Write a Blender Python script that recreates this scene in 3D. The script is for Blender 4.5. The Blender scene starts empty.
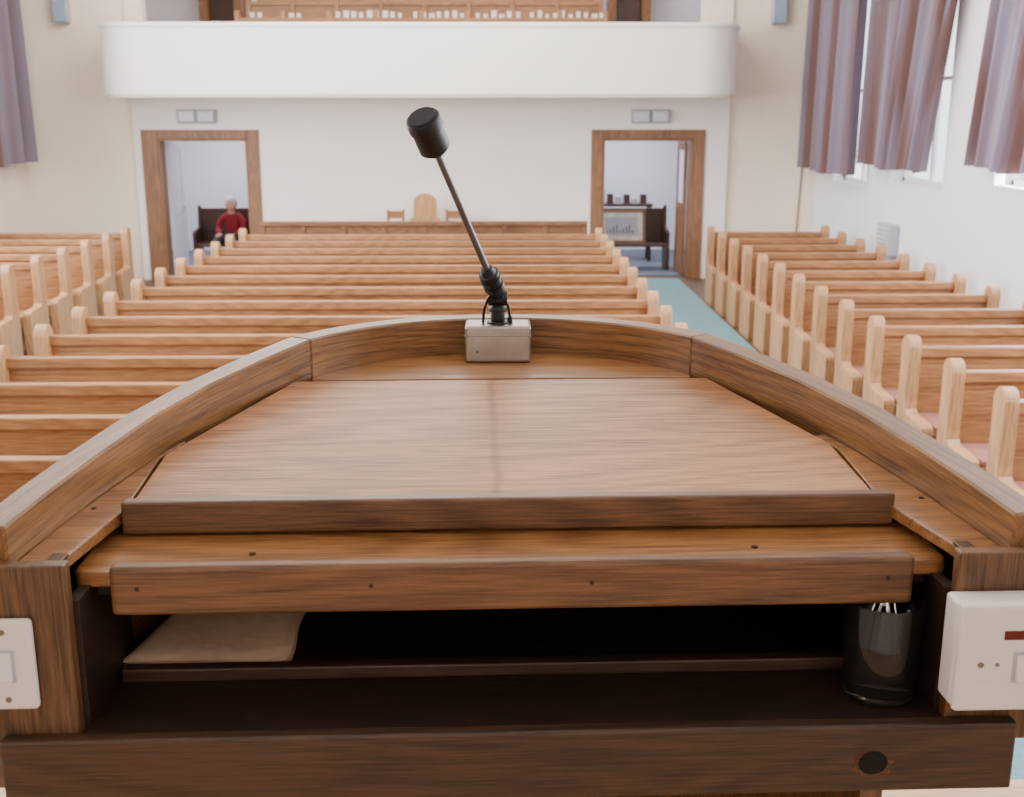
import bpy, bmesh, math, random
from mathutils import Vector, Matrix
random.seed(4)
C = bpy.context.scene
ZC = 2.52

def S(r,g,b):
    def f(c):
        c/=255.0
        return c/12.92 if c<=.04045 else ((c+.055)/1.055)**2.4
    return (f(r),f(g),f(b),1)

# ---------------- materials ----------------
def newmat(name):
    m=bpy.data.materials.new(name); m.use_nodes=True
    nt=m.node_tree; b=nt.nodes['Principled BSDF']
    return m,nt,b
def plain(name,col,rough=.5,metal=0,noise=0.0,nscale=20,bump=0,trans=0,ior=1.45,emit=0):
    m,nt,b=newmat(name)
    b.inputs['Roughness'].default_value=rough
    b.inputs['Metallic'].default_value=metal
    b.inputs['Base Color'].default_value=col
    b.inputs['IOR'].default_value=ior
    if trans: b.inputs['Transmission Weight'].default_value=trans
    if emit:
        b.inputs['Emission Color'].default_value=col; b.inputs['Emission Strength'].default_value=emit
    if noise or bump:
        tc=nt.nodes.new('ShaderNodeTexCoord'); n=nt.nodes.new('ShaderNodeTexNoise')
        n.inputs['Scale'].default_value=nscale; n.inputs['Detail'].default_value=5
        nt.links.new(tc.outputs['Object'],n.inputs['Vector'])
        if noise:
            r=nt.nodes.new('ShaderNodeValToRGB')
            r.color_ramp.elements[0].position=.3; r.color_ramp.elements[1].position=.7
            r.color_ramp.elements[0].color=tuple(c*(1-noise) for c in col[:3])+(1,)
            r.color_ramp.elements[1].color=tuple(min(1,c*(1+noise)) for c in col[:3])+(1,)
            nt.links.new(n.outputs['Fac'],r.inputs['Fac']); nt.links.new(r.outputs['Color'],b.inputs['Base Color'])
        if bump:
            bp=nt.nodes.new('ShaderNodeBump'); bp.inputs['Strength'].default_value=bump; bp.inputs['Distance'].default_value=.01
            nt.links.new(n.outputs['Fac'],bp.inputs['Height']); nt.links.new(bp.outputs['Normal'],b.inputs['Normal'])
    return m
def wood(name,dark,light,axis='X',k=1.0,rough=.4,coat=.0,stain=None,bands=.8,bump=.12,lines=16,uv=False,spec=.5):
    m,nt,b=newmat(name); N=nt.nodes; L=nt.links
    tc=N.new('ShaderNodeTexCoord'); src=tc.outputs['UV' if uv else 'Object']
    ai='XYZ'.index(axis)
    def mapped(along,across):
        mp=N.new('ShaderNodeMapping'); s=[across*k]*3; s[ai]=along*k
        mp.inputs['Scale'].default_value=s; L.new(src,mp.inputs['Vector']); return mp
    n1=N.new('ShaderNodeTexNoise'); n1.inputs['Scale'].default_value=1; n1.inputs['Detail'].default_value=5; n1.inputs['Roughness'].default_value=.75
    L.new(mapped(12,360).outputs[0],n1.inputs['Vector'])
    n2=N.new('ShaderNodeTexNoise'); n2.inputs['Scale'].default_value=1; n2.inputs['Detail'].default_value=1; n2.inputs['Distortion'].default_value=.25
    L.new(mapped(1.1,8).outputs[0],n2.inputs['Vector'])
    mu=N.new('ShaderNodeMath'); mu.operation='MULTIPLY'; mu.inputs[1].default_value=lines*6.28; L.new(n2.outputs['Fac'],mu.inputs[0])
    si=N.new('ShaderNodeMath'); si.operation='SINE'; L.new(mu.outputs[0],si.inputs[0])
    ma=N.new('ShaderNodeMath'); ma.operation='MULTIPLY'; ma.inputs[1].default_value=.07*bands; L.new(si.outputs[0],ma.inputs[0])
    n3=N.new('ShaderNodeTexNoise'); n3.inputs['Scale'].default_value=1; n3.inputs['Detail'].default_value=2; L.new(mapped(1.6,5).outputs[0],n3.inputs['Vector'])
    m3=N.new('ShaderNodeMath'); m3.operation='MULTIPLY_ADD'; m3.inputs[1].default_value=.34; m3.inputs[2].default_value=-.17; L.new(n3.outputs['Fac'],m3.inputs[0])
    mx=N.new('ShaderNodeMath'); mx.operation='ADD'; L.new(ma.outputs[0],mx.inputs[0]); L.new(n1.outputs['Fac'],mx.inputs[1])
    mz=N.new('ShaderNodeMath'); mz.operation='ADD'; L.new(mx.outputs[0],mz.inputs[0]); L.new(m3.outputs[0],mz.inputs[1])
    r=N.new('ShaderNodeValToRGB'); r.color_ramp.elements[0].position=.32; r.color_ramp.elements[1].position=.65
    r.color_ramp.elements[0].color=dark; r.color_ramp.elements[1].color=light
    L.new(mz.outputs[0],r.inputs['Fac'])
    out=r.outputs['Color']
    oi=N.new('ShaderNodeObjectInfo')
    hs=N.new('ShaderNodeHueSaturation')
    mr=N.new('ShaderNodeMapRange'); mr.inputs['To Min'].default_value=.93; mr.inputs['To Max'].default_value=1.07
    L.new(oi.outputs['Random'],mr.inputs['Value']); L.new(mr.outputs[0],hs.inputs['Value']); L.new(out,hs.inputs['Color']); out=hs.outputs['Color']
    if stain:
        sp=N.new('ShaderNodeSeparateXYZ'); L.new(tc.outputs['Object'],sp.inputs[0])
        nn=N.new('ShaderNodeTexNoise'); nn.inputs['Scale'].default_value=25; L.new(tc.outputs['Object'],nn.inputs['Vector'])
        a=N.new('ShaderNodeMath'); a.operation='MULTIPLY_ADD'; a.inputs[1].default_value=.012; L.new(nn.outputs['Fac'],a.inputs[0]); L.new(sp.outputs['X'],a.inputs[2])
        s2=N.new('ShaderNodeMath'); s2.operation='SUBTRACT'; s2.inputs[1].default_value=stain; L.new(a.outputs[0],s2.inputs[0])
        ab=N.new('ShaderNodeMath'); ab.operation='ABSOLUTE'; L.new(s2.outputs[0],ab.inputs[0])
        m2=N.new('ShaderNodeMapRange'); m2.inputs['From Min'].default_value=.001; m2.inputs['From Max'].default_value=.008
        m2.inputs['To Min'].default_value=.5; m2.inputs['To Max'].default_value=0; L.new(ab.outputs[0],m2.inputs['Value'])
        mm=N.new('ShaderNodeMix'); mm.data_type='RGBA'; L.new(m2.outputs[0],mm.inputs['Factor'])
        L.new(out,mm.inputs['A']); mm.inputs['B'].default_value=tuple(c*.5 for c in dark[:3])+(1,); out=mm.outputs['Result']
    L.new(out,b.inputs['Base Color'])
    b.inputs['Roughness'].default_value=rough
    b.inputs['Specular IOR Level'].default_value=spec
    b.inputs['Coat Weight'].default_value=coat; b.inputs['Coat Roughness'].default_value=.25
    bp=N.new('ShaderNodeBump'); bp.inputs['Strength'].default_value=bump; bp.inputs['Distance'].default_value=.002
    L.new(n1.outputs['Fac'],bp.inputs['Height']); L.new(bp.outputs['Normal'],b.inputs['Normal'])
    return m

M={}
M['board']=wood('board_wood',S(116,74,44),S(190,136,92),'X',1,.42,.0,stain=.035,spec=.42)
M['ring']=wood('pulpit_rim_wood',S(68,43,21),S(142,99,55),'X',1,.34,.12,uv=True)
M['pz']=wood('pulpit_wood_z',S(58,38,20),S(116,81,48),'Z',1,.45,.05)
M['shelf']=wood('shelf_wood',S(98,62,32),S(164,114,67),'X',1,.33,.2)
M['lip']=wood('lip_wood',S(66,42,23),S(120,82,50),'X',1,.42,.08)
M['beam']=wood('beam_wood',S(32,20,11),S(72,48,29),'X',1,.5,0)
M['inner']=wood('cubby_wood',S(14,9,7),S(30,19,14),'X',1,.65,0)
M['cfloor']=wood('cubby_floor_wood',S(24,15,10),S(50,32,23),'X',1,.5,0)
M['pew']=wood('pew_wood',S(114,75,44),S(186,134,88),'X',.5,.42,.1,bands=.6,bump=.05)
M['pewend']=wood('pew_end_wood',S(142,100,64),S(208,160,112),'Z',.5,.45,.1,bands=.6,bump=.05)
M['cushion']=plain('pew_cushion',S(160,108,96),.9,noise=.1)
M['frame']=wood('door_frame_wood',S(98,66,44),S(148,106,74),'Z',.5,.5,0,bump=.05)
M['screen']=wood('screen_wood',S(92,60,38),S(146,102,68),'X',.5,.45,.1,bump=.05)
M['darkw']=wood('dark_wood',S(44,26,20),S(76,48,36),'X',.5,.4,.1)
M['plat']=wood('platform_wood',S(180,140,104),S(216,180,140),'X',.4,.5,0)
M['wall']=plain('wall_paint',S(247,241,236),.8,noise=.012,nscale=3)
M['wallr']=plain('wall_right_daylight_tint',S(240,240,246),.8,noise=.012,nscale=3)  # bluish daylight on the right wall is tinted into the paint colour
M['wallcream']=plain('wall_paint_cream',S(248,234,214),.8,noise=.015,nscale=2)
M['white']=plain('white_paint',S(250,246,240),.5,noise=.008)
M['lilac']=plain('lilac_paint',S(226,224,238),.6,noise=.01)
M['teal']=plain('teal_carpet',S(112,150,160),.95,noise=.12,nscale=60,bump=.2)
M['floor']=wood('floor_wood',S(72,50,36),S(106,78,57),'Y',.3,.5,0)
M['slate']=plain('vestibule_floor',S(90,98,115),.5,noise=.08)
M['ceil']=plain('ceiling_paint',S(240,238,232),.9,noise=.01)
M['plastic']=plain('white_plastic',S(222,216,212),.35,noise=.01)
M['red']=plain('indicator_red',S(90,20,20),.3,noise=.05)
M['lips']=plain('lips',S(170,95,85),.5,noise=.05)
M['black']=plain('black_plastic',S(16,16,20),.45,noise=.1)
M['blackm']=plain('grey_metal',S(112,114,120),.36,.8,noise=.05)
M['mesh']=plain('mic_grille',S(14,15,24),.7,.2,noise=.6,nscale=900,bump=.6)
M['metal']=plain('brushed_metal',S(158,152,143),.32,.92,noise=.1,nscale=30,bump=.08)
M['brass']=plain('hinge_metal',S(90,72,55),.4,.8,noise=.1)
M['screw']=plain('dark_screw',S(52,34,24),.5,.2,noise=.1)
M['sscrew']=plain('steel_screw',S(130,122,112),.35,.7,noise=.1)
M['hole']=plain('hole_shade',S(8,6,5),.9,noise=.3)  # near-black colour stands in for the shade inside the rail's hole
M['splint']=plain('splintered_wood',S(86,56,34),.8,noise=.4,nscale=250,bump=.6)
M['cloth']=plain('folded_cloth',S(202,170,140),.9,noise=.06,nscale=60,bump=.2)
M['glass']=plain('clear_glass',(1,1,1,1),.0,trans=.993,ior=1.45)
M['water']=plain('water',S(190,180,168),.0,trans=.90,ior=1.15)
M['box']=plain('grey_enclosure',S(176,178,186),.4,noise=.03)
M['lens']=plain('lamp_diffuser',S(205,208,216),.3,noise=.03)
M['red_wool']=plain('red_wool',S(120,24,36),.95,noise=.1,nscale=80)
M['trousers']=plain('grey_trousers',S(60,60,70),.9,noise=.1)
M['skin']=plain('skin',S(200,146,124),.55,noise=.04)
M['hair']=plain('white_hair',S(200,195,190),.8,noise=.1,nscale=80)
M['eye']=plain('eye_dark',S(35,28,26),.3,noise=.1)
M['paper']=plain('paper_print',S(225,218,205),.7,noise=.2,nscale=9)
M['gilt']=plain('picture_frame',S(120,88,60),.45,.1,noise=.1)
M['book']=plain('hymn_book',S(225,222,218),.7,noise=.05)
M['blue']=plain('speaker_grille',S(150,170,190),.6,noise=.05)
def curtain_mat(name,c1,c2):
    m,nt,b=newmat(name); N=nt.nodes; L=nt.links
    tc=N.new('ShaderNodeTexCoord'); mp=N.new('ShaderNodeMapping'); mp.inputs['Scale'].default_value=(0,1.9,.03)
    L.new(tc.outputs['Object'],mp.inputs['Vector'])
    n=N.new('ShaderNodeTexNoise'); n.inputs['Scale'].default_value=1.3; n.inputs['Detail'].default_value=1.5; L.new(mp.outputs[0],n.inputs['Vector'])
    r=N.new('ShaderNodeValToRGB'); r.color_ramp.elements[0].position=.40; r.color_ramp.elements[1].position=.58
    r.color_ramp.elements[0].color=c1; r.color_ramp.elements[1].color=c2
    L.new(n.outputs['Fac'],r.inputs['Fac']); L.new(r.outputs['Color'],b.inputs['Base Color']); b.inputs['Roughness'].default_value=.9
    t=N.new('ShaderNodeBsdfTranslucent'); L.new(r.outputs['Color'],t.inputs['Color'])
    mx=N.new('ShaderNodeMixShader'); mx.inputs[0].default_value=.10
    L.new(b.outputs[0],mx.inputs[1]); L.new(t.outputs[0],mx.inputs[2]); L.new(mx.outputs[0],N['Material Output'].inputs['Surface'])
    return m
M['curtain']=curtain_mat('curtain_fabric',S(108,80,75),S(128,118,134))

# ---------------- mesh builder ----------------
class MB:
    def __init__(s): s.v=[];s.f=[];s.m=[]
    def add(s,vs,fs,mi=0):
        o=len(s.v); s.v+= [tuple(v) for v in vs]; s.f+=[tuple(i+o for i in f) for f in fs]; s.m+=[mi]*len(fs); return s
    def box(s,x0,x1,y0,y1,z0,z1,mi=0):
        vs=[(x,y,z) for z in (z0,z1) for y in (y0,y1) for x in (x0,x1)]
        return s.add(vs,[(0,2,3,1),(4,5,7,6),(0,1,5,4),(2,6,7,3),(0,4,6,2),(1,3,7,5)],mi)
    def prism(s,pts,axis,a0,a1,mi=0):
        def P(p,a): l=list(p); l.insert(axis,a); return tuple(l)
        n=len(pts); vs=[P(p,a0) for p in pts]+[P(p,a1) for p in pts]
        fs=[tuple(range(n)),tuple(range(2*n-1,n-1,-1))]+[(i,(i+1)%n,n+(i+1)%n,n+i) for i in range(n)]
        return s.add(vs,fs,mi)
    def slab(s,pts,zf,th,mi=0):
        n=len(pts); vs=[(x,y,zf(x,y)) for x,y in pts]+[(x,y,zf(x,y)-th) for x,y in pts]
        fs=[tuple(range(n)),tuple(range(2*n-1,n-1,-1))]+[(i,(i+1)%n,n+(i+1)%n,n+i) for i in range(n)]
        return s.add(vs,fs,mi)
    def cyl(s,p0,p1,r0,r1=None,seg=24,mi=0,rings=None):
        p0=Vector(p0);p1=Vector(p1); r1=r0 if r1 is None else r1
        d=(p1-p0).normalized(); a=d.orthogonal().normalized(); b=d.cross(a)
        prof=rings or [(0,r0),(1,r1)]
        vs=[]
        for t,r in prof:
            c=p0.lerp(p1,t)
            for i in range(seg):
                q=2*math.pi*i/seg; vs.append(c+a*(r*math.cos(q))+b*(r*math.sin(q)))
        fs=[]
        for k in range(len(prof)-1):
            for i in range(seg):
                j=(i+1)%seg; fs.append((k*seg+i,k*seg+j,(k+1)*seg+j,(k+1)*seg+i))
        fs.append(tuple(range(seg))); fs.append(tuple(range((len(prof)-1)*seg,len(prof)*seg)))
        return s.add(vs,fs,mi)
    def mesh(s,name,mats):
        me=bpy.data.meshes.new(name); me.from_pydata(s.v,[],s.f)
        for m in mats: me.materials.append(m)
        for p,mi in zip(me.polygons,s.m): p.material_index=mi
        bm=bmesh.new(); bm.from_mesh(me); bmesh.ops.recalc_face_normals(bm,faces=bm.faces); bm.to_mesh(me); bm.free()
        return me
    def build(s,name,mats,bevel=0,smooth=0,parent=None,loc=(0,0,0),seg=2):
        if not isinstance(mats,(list,tuple)): mats=[mats]
        return put(s.mesh(name,mats),name,bevel,smooth,parent,loc,seg)
def put(me,name,bevel=0,smooth=0,parent=None,loc=(0,0,0),seg=2):
    o=bpy.data.objects.new(name,me); C.collection.objects.link(o); o.location=loc
    if parent: o.parent=parent
    if smooth:
        me.shade_smooth()
        md=o.modifiers.new('es','EDGE_SPLIT'); md.split_angle=math.radians(smooth)
    if bevel:
        md=o.modifiers.new('bev','BEVEL'); md.width=bevel; md.segments=seg; md.limit_method='ANGLE'; md.angle_limit=math.radians(40)
        if smooth: o.modifiers.move(1,0)
    return o
def empty(name,loc=(0,0,0),rz=0):
    e=bpy.data.objects.new(name,None); C.collection.objects.link(e); e.location=loc; e.rotation_euler=(0,0,rz); e.empty_display_size=.1; return e

# ---------------- room shell ----------------
XL,XR,YB,YF,HC=-6.97,4.82,17.4,-4.0,6.6
def wallseg(name,axis,p0,p1,a0,a1,z0,z1,ops,mat):
    mb=MB()
    def bx(u0,u1,w0,w1):
        if u1-u0<1e-4 or w1-w0<1e-4: return
        if axis=='y': mb.box(p0,p1,u0,u1,w0,w1)
        else: mb.box(u0,u1,p0,p1,w0,w1)
    cur=a0
    for (u0,u1,w0,w1) in sorted(ops):
        bx(cur,u0,z0,z1); bx(u0,u1,z0,w0); bx(u0,u1,w1,z1); cur=u1
    bx(cur,a1,z0,z1)
    return mb.build(name,mat)
WR=[(15.1,16.6,1.52,5.2),(12.5,14.2,1.66,5.2),(9.0,11.2,1.8,5.2),(5.0,7.2,1.8,5.2),(1.2,3.4,1.8,5.2)]
WLn=[(14.6,16.6,1.62,5.2),(11.2,13.2,1.7,5.2),(8,10,1.8,5.2),(4.6,6.8,1.8,5.2),(1.2,3.4,1.8,5.2)]
wallseg('wall_right','y',XR,XR+.3,YF,22,0,HC,WR,M['wallr'])
wallseg('wall_left','y',XL-.3,XL,YF,22,0,HC,WLn,M['wallcream'])
wn=1
for side,lst in ((1,WR),(-1,WLn)):
    for (y0,y1,z0,z1) in lst:
        x=(XR+.2) if side>0 else (XL-.2)
        mb=MB(); t=.05
        mb.box(x-.03,x+.03,y0,y0+t,z0,z1); mb.box(x-.03,x+.03,y1-t,y1,z0,z1)
        mb.box(x-.03,x+.03,y0,y1,z0,z0+t); mb.box(x-.03,x+.03,y0,y1,z1-t,z1)
        ym=(y0+y1)/2; mb.box(x-.02,x+.02,ym-.025,ym+.025,z0,z1)
        for q in (1,2):
            zz=z0+(z1-z0)*q/3; mb.box(x-.02,x+.02,y0,y1,zz-.02,zz+.02)
        mb.build('window_%d'%wn,M['white']); wn+=1
wallseg('wall_front','x',YF-.3,YF,XL-.3,XR+.3,0,HC,[],M['wall'])
DL=(-4.95,-3.64,0,2.08); DR=(1.60,2.95,0,2.08)
BL,BRt=-5.30,3.46
wallseg('wall_back','x',YB,YB+.2,BL,BRt,0,2.70,[DL,DR],M['wall'])
wallseg('wall_back_left','x',YB+.08,YB+.28,XL,BL,0,HC,[],M['wallcream'])
wallseg('wall_back_right','x',YB+.08,YB+.28,BRt,XR,0,HC,[],M['wallcream'])
wallseg('wall_back_upper','x',YB+.02,YB+.22,BL,BRt,2.70,HC,[(-5.05,3.02,2.70,5.4)],M['wallcream'])
MB().box(XL-.3,XR+.3,YF-.3,22,-.2,0).build('floor',M['floor'])
MB().box(XL-.3,XR+.3,YF-.3,22,HC,HC+.2).build('ceiling',M['ceil'])
wallseg('wall_vestibule_back','x',21.0,21.2,XL,XR,0,HC,[],M['lilac'])
MB().box(-1.4,-1.2,YB+.28,21,0,2.6).build('wall_vestibule_partition',M['wall'])
MB().box(XL,XR,YB+.28,21,0,.012).build('floor_vestibule',M['slate'])
MB().box(XL,XR,YB+.22,21,2.62,2.78).build('floor_gallery',M['ceil'])
MB().box(1.48,2.78,2.55,YB-.06,0,.012).build('aisle_carpet',M['teal'])
MB().box(-4.77,-3.34,2.55,YB-.06,0,.012).build('aisle_carpet',M['teal'])
MB().box(-4.8,4.2,YF+.02,2.5,0,ZC-1.6).build('platform',M['plat'],bevel=.01)

def doorframe(n,d,hinge_left):
    x0,x1,_,zt=d; w=.17; e=empty('door_%d'%n)
    wl=.24 if hinge_left else .17
    mb=MB(); y0,y1=YB-.03,YB+.24
    mb.box(x0-wl,x0+.0,y0,YB+.0,0,zt+.13); mb.box(x1,x1+w,y0,YB,0,zt+.13); mb.box(x0,x1,y0,YB,zt,zt+.13)
    mb.box(x0,x0+.035,YB-.02,y1,0,zt); mb.box(x1-.035,x1,YB-.02,y1,0,zt); mb.box(x0,x1,YB-.02,y1,zt-.035,zt)
    mb.build('frame',M['frame'],bevel=.008,parent=e)
    lf=MB(); W=.62
    mat=M['lilac'] if hinge_left else M['frame']
    lf.box(0,.04,0,.1,0.02,2.03,0); lf.box(0,.04,W-.1,W,0.02,2.03,0)
    for za,zb in ((.02,.25),(.95,1.1),(1.9,2.03)): lf.box(0,.04,.1,W-.1,za,zb,0)
    lf.box(.012,.028,.1,W-.1,.25,.95,0); lf.box(.014,.026,.1,W-.1,1.1,1.9,1)
    o=lf.build('leaf',[mat,M['lilac'] ],bevel=.004,parent=e)
    if hinge_left: o.location=(x0+.04,YB+.25,0); o.rotation_euler=(0,0,math.radians(-4))
    else: o.location=(x1-.08,YB+.25,0); o.rotation_euler=(0,0,math.radians(2))
    h=MB(); h.cyl((0,0,0),(.05,0,0),.012); h.cyl((.045,0,0),(.045,.11,0),.009)
    hx=(x0+.08) if hinge_left else (x1-.13)
    h.build('handle',M['metal'],smooth=40,parent=e,loc=(hx,YB+.25+W-.14,1.03))
doorframe(1,DL,True); doorframe(2,DR,False)

for cx in (-4.35,2.30):
    e=empty('emergency_light',(cx,YB-.001,2.40))
    MB().box(-.29,.29,-.05,0,-.10,.10).build('housing',M['box'],bevel=.012,parent=e)
    mb=MB()
    for s in (-1,1): mb.box(s*.14-.12,s*.14+.12,-.10,-.05,-.08,.08)
    mb.build('lamp_heads',M['lens'],bevel=.02,parent=e)
for cx in (-6.20,4.12):
    e=empty('wall_loudspeaker',(cx,YB+.079,3.92))
    MB().box(-.11,.11,-.14,0,-.22,.22).build('cabinet',M['box'],bevel=.015,parent=e)
    MB().box(-.09,.09,-.15,-.14,-.20,.20).build('grille',M['blue'],bevel=.004,parent=e)

# balcony
def arcpts(cx,cy,r,a0,a1,n):
    return [(cx+r*math.cos(math.radians(a0+(a1-a0)*i/n)),cy+r*math.sin(math.radians(a0+(a1-a0)*i/n))) for i in range(n+1)]
bx0,bx1,byf,br=-5.46,3.42,16.25,.62
YE=YB-.002
outer=[(bx0,YE)]+arcpts(bx0+br,byf+br,br,180,270,14)+arcpts(bx1-br,byf+br,br,270,360,14)+[(bx1,YE)]
t=.13
inner=[(bx0+t,YE)]+arcpts(bx0+br,byf+br,br-t,180,270,14)+arcpts(bx1-br,byf+br,br-t,270,360,14)+[(bx1-t,YE)]
e=empty('gallery_balcony')
def ring(mb,out,inn,z0,z1,mi=0):
    n=len(out); vs=[(x,y,z0) for x,y in out]+[(x,y,z0) for x,y in inn]+[(x,y,z1) for x,y in out]+[(x,y,z1) for x,y in inn]
    fs=[]
    for i in range(n-1):
        fs+=[(i,i+1,2*n+i+1,2*n+i),(n+i,3*n+i,3*n+i+1,n+i+1),(2*n+i,2*n+i+1,3*n+i+1,3*n+i),(i,n+i,n+i+1,i+1)]
    fs+=[(0,2*n,3*n,n),(n-1,2*n-1,4*n-1,3*n-1)]
    mb.add(vs,fs,mi)
mb=MB(); ring(mb,outer,inner,2.70,3.58); mb.build('parapet',M['white'],smooth=40,parent=e)
def off(pts,d):
    res=[]
    for x,y in pts:
        cx=min(max(x,bx0+br),bx1-br); cy=byf+br
        if y>cy: res.append((x+(-d if x<0 else d),y))
        else:
            v=Vector((x-cx,y-cy)); v.normalize(); res.append((x+v.x*d,y+v.y*d))
    return res
mb=MB(); ring(mb,off(outer,.02),off(inner,-.02),3.58,3.64); mb.build('coping',M['white'],smooth=40,bevel=.01,parent=e)
mb=MB(); mb.prism(off(outer,-.03),2,2.66,2.78); mb.build('soffit',M['wallcream'],smooth=40,parent=e)
def gallery_pew(y,zb,x0,x1):
    mb=MB()
    mb.box(x0,x1,y,y+.04,zb,zb+.55); mb.box(x0,x1,y-.03,y+.07,zb+.55,zb+.6); mb.box(x0,x1,y-.4,y,zb+.0,zb+.05)
    n=8
    for i in range(n+1):
        x=x0+(x1-x0)*i/n; mb.box(x-.035,x+.035,y-.04,y+.08,3.0,zb+.7)
    mb.build('gallery_pew',M['pew'],bevel=.006)
gallery_pew(18.4,3.25,-3.9,1.7); gallery_pew(19.3,3.55,-3.9,1.7); gallery_pew(20.2,3.8,-3.9,1.7)
MB().box(-4.2,1.85,17.7,20.98,2.78,3.0).build('gallery_step',M['darkw'])
mb=MB()
for i in range(46):
    x=-3.7+i*.118
    if random.random()<.75:
        w=random.uniform(.05,.085); mb.box(x,x+w,18.38,18.46,3.85,3.85+random.uniform(.05,.11))
mb.build('hymn_books',M['book'])
for cx in (-4.62,2.30):
    e=empty('gallery_cupboard',(cx,20.6,2.79))
    mb=MB(); mb.box(-.36,-.22,-.1,.3,0,2.2); mb.box(.22,.36,-.1,.3,0,2.2); mb.box(-.22,.22,-.1,.3,2.05,2.2); mb.box(-.22,.22,.1,.3,0,2.05,1)
    mb.build('case',[M['frame'],M['darkw']],bevel=.01,parent=e)

# ---------------- curtains ----------------
def curtain(xw,side,ya,yb,z0,z1,flare,ph,fb=0,offw=.17):
    nu,nv=160,14; vs=[];fs=[]
    for j in range(nv+1):
        v=j/nv; z=z0+(z1-z0)*v
        for i in range(nu+1):
            u=i/nu; y=(ya-flare*v)*(1-u)+(yb-fb*v)*u
            w=math.sin(u*2*math.pi*7.5+ph+.35*math.sin(v*2+ph))+.4*math.sin(u*2*math.pi*17+ph*2+v)
            x=xw-side*(offw+.09*w*(1-.25*v))
            vs.append((x,y,z+.02*math.sin(u*9)*(1-v)))
    for j in range(nv):
        for i in range(nu):
            a=j*(nu+1)+i; fs.append((a,a+1,a+nu+2,a+nu+1))
    e=empty('curtain')
    m=MB(); m.add(vs,fs); m.build('fabric',M['curtain'],smooth=60,parent=e)
    r=MB(); r.cyl((xw-side*offw,ya-flare-.1,z1+.02),(xw-side*offw,yb+.05,z1+.02),.018)
    for yy in (ya-flare,yb-.05): r.box(min(xw,xw-side*offw),max(xw,xw-side*offw),yy-.02,yy+.02,z1-.0,z1+.04)
    r.build('rail',M['metal'],parent=e)
curtain(XR,1,14.95,17.3,1.66,5.3,.15,.3,0,.25)
curtain(XR,1,12.65,14.72,1.83,5.3,1.0,1.3,0,.18)
curtain(XR,1,9.6,11.38,1.96,5.3,.8,2.2,.45,.18)
curtain(XL,-1,13.6,17.35,1.74,5.3,.2,.8,0,.22)

e=empty('wall_heater',(XR,13.9,.98))
MB().box(-.14,0,-.22,.22,-.19,.19).build('casing',M['box'],bevel=.02,parent=e)
mb=MB()
for i in range(6): mb.box(-.15,-.139,-.18,.18,-.15+i*.055,-.13+i*.055)
mb.build('grille_slats',M['lens'],parent=e)
MB().cyl((4.55,YB+.065,0),(4.60,YB+.065,1.7),.010).build('wall_cable',M['frame'])

# ---------------- pews ----------------
def pewmesh(w,cush):
    mb=MB(); T=.085
    arc=[(.078*math.cos(math.radians(a)),.925+.085*math.sin(math.radians(a))) for a in range(10,171,16)]
    prof=[(.078,0),(.078,.925)]+arc+[(-.078,.925),(-.078,.56),(-.085,.51),(-.11,.485),(-.36,.475),(-.40,.46),(-.41,.43),(-.41,0)]
    for x in (0,w-T): mb.prism(prof,0,x,x+T,1)
    x0,x1=T,w-T
    mb.prism([(.01,.40),(.04,.40),(.045,.86),(.015,.86)],0,x0,x1,0)
    mb.prism([(-.012,.855),(.062,.855),(.062,.925),(-.012,.925)],0,x0,x1,0)
    mb.box(x0,x1,-.40,.02,.39,.42,0)
    mb.box(x0,x1,-.40,-.37,.30,.39,0)
    mb.box(x0,x1,.062,.16,.60,.62,0)
    mb.box(x0,x1,.145,.16,.60,.66,0)
    if cush: mb.box(x0+.02,x1-.02,-.39,0,.42,.46,2)
    n=max(1,int(w/1.6))
    for i in range(1,n+1):
        x=w*i/(n+1); mb.box(x-.025,x+.025,-.36,.04,0,.39,0)
    return mb.mesh('church_pew',[M['pew'],M['pewend'],M['cushion']])
mC=pewmesh(4.69,False); mR=pewmesh(1.60,True); mLf=pewmesh(2.12,False)
for k in range(-4,11): put(mC,'church_pew',bevel=.014,loc=(-3.30,7.45+.755*k,0.0))
for k in range(0,13): put(mR,'church_pew',bevel=.014,loc=(2.82,6.2+.755*k,0.0))
for k in range(0,8): put(mLf,'church_pew',bevel=.014,loc=(-6.92,9.95+.755*k,0.0))
mb=MB(); mb.box(-3.1,1.2,15.6,15.64,.05,.98); mb.box(-3.15,1.25,15.57,15.67,.98,1.04); mb.box(-3.15,1.25,15.58,15.66,0,.08)
for i in range(9):
    x=-3.15+i*4.34/8; mb.box(x,x+.06,15.58,15.66,.08,.98)
mb.build('panelled_screen',M['screen'],bevel=.006)

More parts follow.
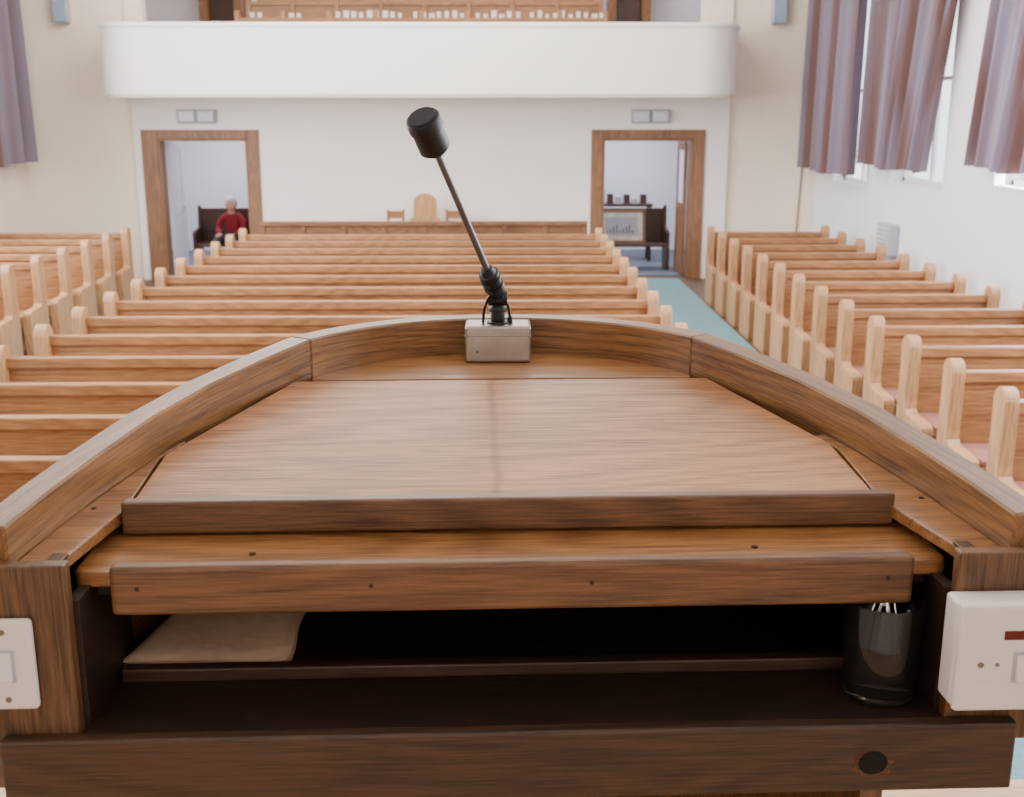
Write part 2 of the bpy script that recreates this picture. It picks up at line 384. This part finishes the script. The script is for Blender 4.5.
e=empty('carved_armchair',(-1.02,16.85,0))
mb=MB()
mb.prism([(-.16,.42),(.16,.42),(.18,.95),(.17,1.18)]+[(.17*math.cos(math.radians(a)),1.18+.13*math.sin(math.radians(a))) for a in range(15,166,15)]+[(-.17,1.18),(-.18,.95)],1,.17,.21)
mb.box(-.20,.20,-.22,.2,.40,.45)
mb.build('seat_and_back',M['pewend'],bevel=.01,parent=e)
mb=MB()
for sx in (-1,1):
    mb.box(sx*.19-.03,sx*.19+.03,-.22,-.16,0,.7); mb.box(sx*.19-.03,sx*.19+.03,.15,.21,0,.95)
    mb.box(sx*.19-.04,sx*.19+.04,-.25,.18,.68,.72)
mb.build('legs_and_arms',M['pewend'],bevel=.008,parent=e)
for cx in (-1.45,-.59):
    e=empty('wooden_stool',(cx,16.9,0)); mb=MB()
    for sx in (-1,1):
        for sy in (-1,1): mb.box(sx*.11-.02,sx*.11+.02,sy*.11-.02,sy*.11+.02,0,1.08 if sy>0 else .7)
    mb.box(-.13,.13,-.13,.13,.66,.70); mb.box(-.13,.13,.10,.12,.95,1.06); mb.box(-.12,.12,-.12,-.10,.3,.34)
    mb.build('stool_frame',M['pew'],bevel=.006,parent=e)

# ---------------- vestibule contents ----------------
def settle(name,x0,x1,y):
    e=empty(name,(x0,y,0)); w=x1-x0; mb=MB()
    mb.box(.04,w-.04,.0,.03,.40,.92); mb.box(.04,w-.04,-.01,.05,.9,.95); mb.box(.04,w-.04,-.42,.02,.37,.41)
    for x in (0,w-.05):
        mb.prism([(.06,0),(.06,.98),(-.02,1.0),(-.06,.66),(-.40,.62),(-.44,.58),(-.44,0)],0,x,x+.05)
    mb.build('bench',M['darkw'],bevel=.008,parent=e)
settle('dark_bench',-4.80,-3.5,18.85)
settle('dark_bench',1.60,2.78,18.75)
e=empty('framed_picture',(2.03,18.47,.412))
mb=MB(); w,h=.78,.55
mb.box(-w/2,w/2,0,.025,0,.05); mb.box(-w/2,w/2,0,.025,h-.05,h); mb.box(-w/2,-w/2+.05,0,.025,.05,h-.05); mb.box(w/2-.05,w/2,0,.025,.05,h-.05)
o=mb.build('frame',M['gilt'],bevel=.004,parent=e); o.rotation_euler=(math.radians(-14),0,0)
mb=MB(); mb.box(-w/2+.05,w/2-.05,.01,.02,.05,h-.05,0)
o=mb.build('mounted_print',M['paper'],parent=e); o.rotation_euler=(math.radians(-14),0,0)
mb=MB(); mb.box(-w/2+.13,w/2-.13,.006,.01,.13,h-.13,0)
for i in range(9): mb.box(-.23+i*.05,-.21+i*.05,.003,.006,.16,.16+.05+.03*(i%4),1)
o=mb.build('image',[M['box'],M['darkw']],parent=e); o.rotation_euler=(math.radians(-14),0,0)
e=empty('side_table',(2.15,19.6,0)); mb=MB()
mb.box(-.5,.5,-.2,.2,.92,.96)
for sx in (-1,1):
    for sy in (-1,1): mb.box(sx*.46-.025,sx*.46+.025,sy*.16-.025,sy*.16+.025,0,.92)
mb.build('table',M['darkw'],bevel=.005,parent=e)
mb=MB()
for i in range(6):
    x=-.4+i*.14; hh=random.uniform(.08,.25); mb.box(x,x+.1,-.1,.05,.96,.96+hh,i%2)
mb.build('leaflet_stacks',[M['box'],M['darkw']],bevel=.004,parent=e)

def skin(name,pts,edges,rad,mat,parent,root=0,sub=2):
    me=bpy.data.meshes.new(name); me.from_pydata(pts,edges,[]); me.materials.append(mat)
    o=bpy.data.objects.new(name,me); C.collection.objects.link(o); o.parent=parent
    o.modifiers.new('Skin','SKIN')
    for i,r in enumerate(rad):
        d=me.skin_vertices[0].data[i]; d.radius=(r,r) if not isinstance(r,tuple) else r; d.use_root=(i==root)
    s=o.modifiers.new('Sub','SUBSURF'); s.levels=sub; s.render_levels=sub
    o.modifiers['Skin'].use_smooth_shade=True
    return o
man=empty('seated_man',(-4.17,18.60,0)); man.rotation_euler=(0,0,math.radians(-12))
skin('sweater',[(0,0,.52),(0,-.01,.64),(0,-.02,.79),(0,-.05,.87),
  (.10,-.05,.845),(.19,-.07,.79),(.215,-.14,.64),(.13,-.30,.58),
  (-.10,-.05,.845),(-.19,-.07,.79),(-.215,-.14,.64),(-.12,-.30,.58)],
  [(0,1),(1,2),(2,3),(2,4),(4,5),(5,6),(6,7),(2,8),(8,9),(9,10),(10,11)],
  [(.15,.12),(.15,.115),(.15,.115),(.055,.055),.07,.06,.05,.04,.07,.06,.05,.04],M['red_wool'],man)
skin('trousers',[(0,0,.52),(.10,-.12,.50),(.13,-.42,.50),(.13,-.44,.28),(.13,-.43,.08),(-.10,-.12,.50),(-.13,-.42,.50),(-.13,-.44,.28),(-.13,-.43,.08)],
  [(0,1),(1,2),(2,3),(3,4),(0,5),(5,6),(6,7),(7,8)],[.11,.09,.07,.06,.045,.09,.07,.06,.045],M['trousers'],man)
for s in (-1,1):
    skin('shoe',[(.13*s,-.42,.055),(.13*s,-.50,.045),(.14*s,-.60,.038)],[(0,1),(1,2)],[.045,.04,.03],M['black'],man)
    hx=.13 if s>0 else -.12
    P=[(hx,-.30,.58),(hx-.02*s,-.35,.58),(hx-.03*s,-.40,.58)]; E=[(0,1),(1,2)]; R=[.028,(.036,.016),(.036,.014)]
    skin('palm',P,E,R,M['skin'],man)
    for f in range(4):
        fx=hx-.03*s+(f-1.5)*.019; l=[.07,.08,.075,.06][f]
        skin('finger',[(fx,-.39,.582),(fx,-.39-l*.5,.586),(fx-.003*s,-.39-l*.85,.57),(fx-.004*s,-.39-l,.555)],[(0,1),(1,2),(2,3)],[.009,.0085,.008,.007],M['skin'],man,sub=1)
    skin('thumb',[(hx-.045*s,-.35,.585),(hx-.07*s,-.375,.59),(hx-.08*s,-.40,.585)],[(0,1),(1,2)],[.011,.010,.009],M['skin'],man,sub=1)
skin('neck',[(0,-.05,.86),(0,-.075,.95)],[(0,1)],[.055,.05],M['skin'],man)
def ball(name,c,r,mat,parent,fn=None):
    bm=bmesh.new(); bmesh.ops.create_uvsphere(bm,u_segments=24,v_segments=16,radius=1)
    for v in bm.verts:
        p=v.co.copy()
        if fn: p=fn(p)
        v.co=Vector((p.x*r[0],p.y*r[1],p.z*r[2]))
    me=bpy.data.meshes.new(name); bm.to_mesh(me); bm.free(); me.materials.append(mat); me.shade_smooth()
    o=bpy.data.objects.new(name,me); C.collection.objects.link(o); o.parent=parent; o.location=c; return o
head=empty('head_pivot',(0,-.085,1.03)); head.parent=man; head.rotation_euler=(math.radians(14),0,math.radians(-20))
def hf(p):
    if p.z<0: p.x*=1-.28*(-p.z)**1.5; p.y*=1-.12*(-p.z)
    return p
ball('skull',(0,0,0),(.076,.097,.115),M['skin'],head,hf)
ball('nose',(0,-.097,-.012),(.013,.02,.022),M['skin'],head)
ball('mouth',(0,-.084,-.055),(.024,.008,.006),M['lips'],head)
ball('chin',(0,-.066,-.092),(.028,.022,.02),M['skin'],head)
for s in (-1,1):
    ball('eye',(s*.03,-.085,.012),(.011,.007,.007),M['eye'],head)
    ball('brow',(s*.03,-.092,.034),(.018,.006,.005),M['hair'],head)
    ball('ear',(s*.077,.005,.0),(.01,.018,.03),M['skin'],head)
def hair(p):
    if p.y<-.35 and p.z<.55: p.y=-.35
    return p
ball('hair',(0,.018,.025),(.084,.098,.108),M['hair'],head,hair)

# ---------------- pulpit ----------------
PR=math.radians(1.3); PX=.045
pul=empty('pulpit',(0,0,ZC),PR)
def hw(y):
    T=[(1.03,.492),(1.045,.488),(1.12,.470),(1.2,.447),(1.304,.412),(1.4,.367),(1.5,.306),(1.56,.263)]
    for (a,b),(c,d) in zip(T,T[1:]):
        if y<=c: return b+(d-b)*(y-a)/(c-a)
    return T[-1][1]
def ztop(y): return -.386+(.078)*max(0,min(1,(y-1.045)/(1.56-1.045)))
sideY=[1.045,1.08,1.12,1.16,1.2,1.25,1.304,1.35,1.4,1.45,1.5,1.56]
def sidering(s): return [(PX+s*hw(y),y) for y in sideY]
def offs(pts,d):
    res=[]
    for i,p in enumerate(pts):
        a=Vector(pts[max(0,i-1)]);b=Vector(pts[min(len(pts)-1,i+1)]); t=(b-a).normalized(); n=Vector((t.y,-t.x))
        res.append((p[0]+n.x*d,p[1]+n.y*d))
    return res
def ringvar(name,inn,out,ztf,zb,mat,bev=.0025,u0=0):
    n=len(inn)
    vs=[(x,y,zb) for x,y in out]+[(x,y,zb) for x,y in inn]+[(x,y,ztf(p[1])) for (x,y),p in zip(out,inn)]+[(x,y,ztf(p[1])) for (x,y),p in zip(inn,inn)]
    fs=[]
    for i in range(n-1):
        fs+=[(i,i+1,2*n+i+1,2*n+i),(n+i,3*n+i,3*n+i+1,n+i+1),(2*n+i,2*n+i+1,3*n+i+1,3*n+i),(i,n+i,n+i+1,i+1)]
    fs+=[(0,2*n,3*n,n),(n-1,2*n-1,4*n-1,3*n-1)]
    me=bpy.data.meshes.new(name); me.from_pydata(vs,[],fs); me.materials.append(mat)
    L=[0]
    for i in range(1,n): L.append(L[-1]+(Vector(inn[i])-Vector(inn[i-1])).length)
    uvl=me.uv_layers.new(name='UVMap')
    for p in me.polygons:
        for li_ in p.loop_indices:
            vi=me.loops[li_].vertex_index; k=vi%n; g=vi//n
            vv={0:.345,1:-.3,2:.045,3:0}[g]
            uvl.data[li_].uv=(u0+L[k],vv)
    bm=bmesh.new(); bm.from_mesh(me); bmesh.ops.recalc_face_normals(bm,faces=bm.faces); bm.to_mesh(me); bm.free()
    return put(me,name,bev,30,pul,seg=1)
li=sidering(-1); lo=offs(li,-.037)
ri=sidering(1); ro=offs(ri,.037)
ringvar('side_wall_left',li,lo,ztop,-.62,M['ring'],u0=3.3)
ringvar('side_wall_right',ri,ro,ztop,-.62,M['ring'],u0=7.1)
ch,sg=.263,.156; R=(ch*ch+sg*sg)/(2*sg); cy=1.56+sg-R; ang=math.degrees(math.asin(ch/R))
AA=[ -ang+2*ang*i/36 for i in range(37)]
ai=[(PX+R*math.sin(math.radians(a)),cy+R*math.cos(math.radians(a))) for a in AA]
ao=[(PX+(R+.036)*math.sin(math.radians(a)),cy+(R+.036)*math.cos(math.radians(a))) for a in AA]
ao[0]=lo[-1]; ao[-1]=ro[-1]
ringvar('front_curved_wall',ai,ao,lambda y:-.308,-.62,M['ring'],u0=0)
SL=.123
MB().slab([(PX-.262,1.548)]+[(x,y) for x,y in ai]+[(PX+.262,1.548)],lambda x,y:-.362,.02).build('microphone_shelf',M['shelf'],bevel=.002,parent=pul)
bz=lambda x,y:-.405+SL*(y-1.17)
MB().slab([(PX-.404,1.17),(PX+.392,1.17),(PX+.384,1.305),(PX+.281,1.533),(PX-.283,1.533),(PX-.399,1.295)],bz,.014).build('reading_board',M['board'],bevel=.002,parent=pul)
MB().box(PX-.412,PX+.410,1.153,1.17,-.436,-.400).build('reading_board_lip',M['lip'],bevel=.003,parent=pul)
sz=lambda x,y:-.448+SL*(y-1.083)
MB().slab([(PX-.436,1.083),(PX+.436,1.083),(PX+.443,1.09),(PX+.434,1.2),(PX-.434,1.2),(PX-.443,1.09)],sz,.018).build('lower_ledge',M['shelf'],bevel=.004,parent=pul)
MB().box(PX-.402,PX+.402,1.066,1.083,-.489,-.437).build('lower_ledge_lip',M['lip'],bevel=.005,parent=pul,seg=3)
lz=lambda x,y:-.424+SL*(y-1.07)
for s,nm in ((-1,'side_ledge_left'),(1,'side_ledge_right')):
    q=.012 if s<0 else 0
    pts=[(PX+s*.446,1.05),(PX+s*hw(1.05),1.05)]+[(PX+s*hw(y),y) for y in sideY[1:8]]+[(PX+s*(.376+q),1.345),(PX+s*(.395+q),1.30),(PX+s*(.399+q),1.17)]
    MB().slab(pts,lz,.014).build(nm,M['shelf'],bevel=.002,parent=pul)
def inpoly(y0,y1,d=0):
    ys=[y0]+[y for y in sideY if y0<y<y1]+[y1]
    return [(PX-hw(y)+d,y) for y in ys]+[(PX+hw(y)-d,y) for y in reversed(ys)]
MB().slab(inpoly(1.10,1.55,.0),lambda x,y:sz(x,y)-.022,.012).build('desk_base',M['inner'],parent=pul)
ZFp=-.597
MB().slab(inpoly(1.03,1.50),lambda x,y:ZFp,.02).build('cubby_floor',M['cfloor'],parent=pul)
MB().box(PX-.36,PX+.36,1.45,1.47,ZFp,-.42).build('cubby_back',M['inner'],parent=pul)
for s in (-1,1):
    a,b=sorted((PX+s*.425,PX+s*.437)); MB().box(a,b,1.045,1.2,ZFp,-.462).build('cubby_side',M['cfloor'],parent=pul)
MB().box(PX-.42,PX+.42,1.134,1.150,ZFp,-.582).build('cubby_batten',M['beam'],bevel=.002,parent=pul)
for s in (-1,1):
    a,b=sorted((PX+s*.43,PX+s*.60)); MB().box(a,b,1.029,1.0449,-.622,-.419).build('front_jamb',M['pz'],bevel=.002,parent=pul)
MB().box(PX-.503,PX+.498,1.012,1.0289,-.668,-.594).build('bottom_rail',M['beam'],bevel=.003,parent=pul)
lowY=[1.15,1.25,1.35,1.45,1.56]
inn=[(PX-hw(y)*.86,y) for y in lowY]+[(PX+(x-PX)*.86,1.56+(y-1.56)*.86) for x,y in ai[1:-1]]+[(PX+hw(y)*.86,y) for y in reversed(lowY)]
out=offs(inn,-.03)
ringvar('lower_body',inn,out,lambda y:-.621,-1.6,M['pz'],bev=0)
def dot(name,x,y,z,r,d,mat):
    d=Vector(d); MB().cyl((x,y,z),(x+d.x,y+d.y,z+d.z),r,seg=16).build(name,mat,parent=pul)
for fx in (-.375,-.145,.075,.375): dot('screw',PX+fx,1.066,-.460,.0024,(0,-.0006,0),M['screw'])
for fx in (-.27,.25): dot('screw',PX+fx,1.115,sz(0,1.115)-.0005,.0036,(0,0,.0012),M['screw'])
for fx in (-.445,.445): dot('screw',PX+fx,1.17,lz(0,1.17)-.0005,.003,(0,0,.0012),M['screw'])
for s in (-1,1):
    MB().box(PX+s*.447-.008,PX+s*.447+.008,1.051,1.070,-.4262,-.4222).build('hinge',M['brass'],bevel=.001,parent=pul)
bm=MB(); n=44; pts=[]
for i in range(n):
    a=2*math.pi*i/n; r=random.uniform(.012,.018); pts.append((PX+.354+1.35*r*math.cos(a),-.637+r*.85*math.sin(a)))
bm.prism(pts,1,1.0114,1.012); bm.build('splinter_edge',M['splint'],parent=pul)
pts=[(PX+.354+.0135*1.1*math.cos(2*math.pi*i/28),-.635+.0125*math.sin(2*math.pi*i/28)) for i in range(28)]
bm=MB(); bm.prism(pts,1,1.0108,1.0114); bm.build('hole_shade_disc',M['hole'],parent=pul)  # flat black disc paints the dark of a hole, nothing is cut

def pl(x,y,z): return (x*math.cos(PR)-y*math.sin(PR), x*math.sin(PR)+y*math.cos(PR), ZC+z)
e=empty('light_switch',pl(PX-.491,1.029,-.517),PR)
MB().box(-.0275,.0275,-.010,0,-.047,.047).build('plate',M['plastic'],bevel=.005,parent=e,seg=3)
MB().box(-.0095,.0095,-.0108,-.0098,-.017,.017).build('rocker_surround',M['box'],bevel=.0005,parent=e)
MB().prism([(-.010,-.014),(-.0165,-.014),(-.0115,.014),(-.010,.014)],0,-.007,.007).build('rocker',M['plastic'],bevel=.001,parent=e)
mb=MB()
for z in (-.035,.035): mb.cyl((0,-.010,z),(0,-.0108,z),.003)
mb.build('screws',M['sscrew'],parent=e)
e=empty('switch_box',pl(PX+.492,1.029,-.512),PR)
MB().box(-.073,.073,-.030,0,-.054,.054).build('back_box',M['plastic'],bevel=.004,parent=e,seg=3)
MB().box(-.073,.073,-.040,-.0301,-.056,.056).build('face_plate',M['plastic'],bevel=.005,parent=e,seg=3)
mb=MB(); mb.box(-.030,.012,-.0408,-.0395,.020,.029); mb.build('indicator',M['red'],parent=e)
mb=MB(); mb.box(-.019,.005,-.0408,-.0395,-.025,.007); mb.build('rocker_surround',M['box'],bevel=.0004,parent=e)
mb=MB(); mb.prism([(-.040,-.022),(-.0465,-.022),(-.042,.004),(-.040,.004)],0,-.016,.002); mb.build('rocker',M['plastic'],bevel=.001,parent=e)
mb=MB()
mb.cyl((-.050,-.040,-.006),(-.050,-.0408,-.006),.003); mb.cyl((.046,-.040,-.006),(.046,-.0408,-.006),.003)
mb.cyl((-.034,-.040,-.006),(-.034,-.0408,-.006),.002); mb.build('screws',M['sscrew'],parent=e)

# microphone
e=empty('gooseneck_microphone',(0,0,ZC))
mx,my=.004,1.672
MB().box(mx-.048,mx+.048,1.643,1.700,-.3618,-.307).build('base_box',M['metal'],bevel=.004,parent=e,seg=3)
mb=MB(); mb.box(mx-.0485,mx+.0485,1.6425,1.7005,-.3225,-.3217); mb.cyl((mx-.03,1.643,-.345),(mx-.03,1.6415,-.345),.002)
mb.build('box_seam',M['blackm'],parent=e)
mb=MB()
mb.cyl((mx,my,-.307),(mx,my,-.304),.017); mb.cyl((mx,my,-.304),(mx,my,-.282),.0105); mb.cyl((mx,my,-.290),(mx,my,-.284),.0135)
mb.cyl((mx+.018,my,-.307),(mx+.018,my,-.298),.004)
mb.cyl((mx-.014,my-.0,-.270),(mx+.014,my,-.270),.0115)
mb.cyl((mx,my,-.285),(mx,my,-.262),.007)
mb.build('swivel_base',M['black'],smooth=40,bevel=.001,parent=e)
A=Vector((mx,my,-.266)); Hd=Vector((-.0775,1.515,-.048)); d=(Hd-A).normalized()
mb=MB()
mb.cyl(A-d*.004,A+d*.055,.013,seg=24,rings=[(0,.008),(.15,.0135),(.85,.0145),(.86,.012),(1,.0085)])
mb.cyl(A+d*.018,A+d*.024,.0155); mb.cyl(A+d*.034,A+d*.038,.0155)
mb.build('swivel_joint',M['black'],smooth=40,parent=e)
mb=MB(); mb.cyl(A+d*.05,Hd-d*.005,.0048); mb.build('arm',M['blackm'],smooth=40,parent=e)
mb=MB(); mb.cyl(Hd-d*.014,Hd+d*.046,.02,seg=40,rings=[(0,.007),(.08,.013),(.2,.0205),(.72,.0205),(.74,.0225),(.97,.0225),(1,.0212)])
mb.build('capsule_body',M['black'],smooth=40,parent=e)
mb=MB(); mb.cyl(Hd+d*.046,Hd+d*.049,.0205,.018,seg=40); mb.build('grille',M['mesh'],smooth=40,parent=e)
cu=bpy.data.curves.new('cable','CURVE'); cu.dimensions='3D'; cu.bevel_depth=.0022
sp=cu.splines.new('BEZIER'); P=[(mx+.018,my,-.298),(mx+.012,my-.006,-.275),(mx-.004,my-.014,-.262),(mx-.018,my-.004,-.28),(mx-.022,my+.006,-.308)]
sp.bezier_points.add(len(P)-1)
for b,p in zip(sp.bezier_points,P): b.co=p; b.handle_left_type=b.handle_right_type='AUTO'
cu.materials.append(M['black']); o=bpy.data.objects.new('cable',cu); C.collection.objects.link(o); o.parent=e

# glass of water
gx,gy,gz=pl(PX+.3815,1.086,ZFp); e=empty('water_glass',(gx,gy,gz+.0005))
seg=48; r0,r1,h=.037,.0405,.106
prof=[(0,0),(r0*.9,0),(r0,.003),(r1,h),(r1-.0012,h+.0005),(r1-.0025,h),(r0-.0025,.009),(r0*.8,.007),(0,.007)]
def lathe(prof,name,mat,parent):
    vs=[];fs=[];n=len(prof)
    for r,z in prof:
        for i in range(seg): q=2*math.pi*i/seg; vs.append((r*math.cos(q),r*math.sin(q),z))
    for k in range(n-1):
        for i in range(seg): j=(i+1)%seg; fs.append((k*seg+i,k*seg+j,(k+1)*seg+j,(k+1)*seg+i))
    m=MB(); m.add(vs,fs); me=m.mesh(name,[mat]); bm=bmesh.new(); bm.from_mesh(me); bmesh.ops.remove_doubles(bm,verts=bm.verts,dist=1e-6); bmesh.ops.recalc_face_normals(bm,faces=bm.faces); bm.to_mesh(me); bm.free(); me.shade_smooth()
    return put(me,name,parent=parent)
lathe(prof,'tumbler',M['glass'],e)
wr=lambda z:r0-.0027+(r1-r0)*(z-.009)/(h-.009)
lathe([(0,.0075),(r0*.75,.0075),(wr(.011),.011),(wr(.056),.056),(0,.056)],'water',M['water'],e)

e=empty('folded_cloth',pl(PX-.322,1.255,ZFp),PR)
mb=MB()
def sheet(z0,z1,x0,x1,y0,y1,ph,tilt=0):
    nx,ny=30,26; vs=[];fs=[]
    for top in (1,0):
        for j in range(ny+1):
            for i in range(nx+1):
                u=i/nx;v=j/ny; y=y0+(y1-y0)*v+.002*math.sin(u*5+ph); x=x0+(x1-x0)*u+.42*(y-y0)*(1-u)+.002*math.sin(v*9+ph)
                ed=min(u,1-u,v,1-v); zz=z1+tilt*v-(z1-z0)*.5*max(0,1-ed*14)**2+.0012*math.sin(u*6+v*7+ph) if top else z0+(z1-z0)*.5*max(0,1-ed*14)**2
                vs.append((x,y,zz))
    o=(nx+1)*(ny+1)
    for j in range(ny):
        for i in range(nx):
            a=j*(nx+1)+i; fs.append((a,a+1,a+nx+2,a+nx+1)); fs.append((o+a,o+a+nx+1,o+a+nx+2,o+a+1))
    bd=[i for i in range(nx)]+[j*(nx+1)+nx for j in range(ny)]+[ny*(nx+1)+i for i in range(nx,0,-1)]+[j*(nx+1) for j in range(ny,0,-1)]
    for k in range(len(bd)): a,b=bd[k],bd[(k+1)%len(bd)]; fs.append((a,b,o+b,o+a))
    mb.add(vs,fs)
sheet(0,.010,-.108,.076,-.10,.10,0,.035)
sheet(.008,.016,-.107,.075,-.098,.10,0,.035)
mb.build('cloth_folds',M['cloth'],smooth=60,parent=e)

# ---------------- lights ----------------
def area(name,loc,rot,sx,sy,e,col):
    l=bpy.data.lights.new(name,'AREA'); l.shape='RECTANGLE'; l.size=sx; l.size_y=sy; l.energy=e; l.color=col
    o=bpy.data.objects.new(name,l); C.collection.objects.link(o); o.location=loc; o.rotation_euler=rot; return o
r=math.radians
for y,en in ((3,60),(8.5,240),(13.5,450)): area('ceiling_fill',(-1.07,y,6.4),(0,0,0),5,3,en,(1,.94,.87))  # unseen area lights added under the ceiling as main illumination
for (y0,y1,z0,z1),en in zip(WR[2:],(500,380,150)): area('window_daylight',(XR+.1,(y0+y1)/2,(z0+z1)/2),(0,r(90),0),z1-z0,y1-y0,en,(.9,.92,1))
for (y0,y1,z0,z1),en in zip(WLn[1:],(490,440,300,80)): area('window_daylight',(XL-.1,(y0+y1)/2,(z0+z1)/2),(0,r(-90),0),z1-z0,y1-y0,en,(.95,.95,1))
area('vestibule_fill',(-4.5,19.3,2.55),(0,0,0),1.2,1.2,95,(.93,.94,1))  # this and the next: unseen bluish area lights added to brighten the vestibules
area('vestibule_fill',(2.2,19.3,2.55),(0,0,0),1.2,1.2,95,(.93,.94,1))
area('gallery_area_light',(-1,19.2,6.3),(0,0,0),5,2,160,(1,.93,.85))  # unseen area light above the gallery, no fixture modelled
w=bpy.data.worlds.new('World'); C.world=w; w.use_nodes=True
bg=w.node_tree.nodes['Background']; bg.inputs[0].default_value=(.9,.95,1,1); bg.inputs[1].default_value=3

# ---------------- camera ----------------
cam=bpy.data.cameras.new('cam'); cam.sensor_width=36; cam.lens=36*1150/1024
co=bpy.data.objects.new('camera',cam); C.collection.objects.link(co); co.location=(0,0,ZC)
co.rotation_euler=(math.radians(90-14.18),0,math.radians(-.85))
cam.dof.use_dof=True; cam.dof.focus_distance=1.5; cam.dof.aperture_fstop=11
cam.clip_start=.02
C.camera=co
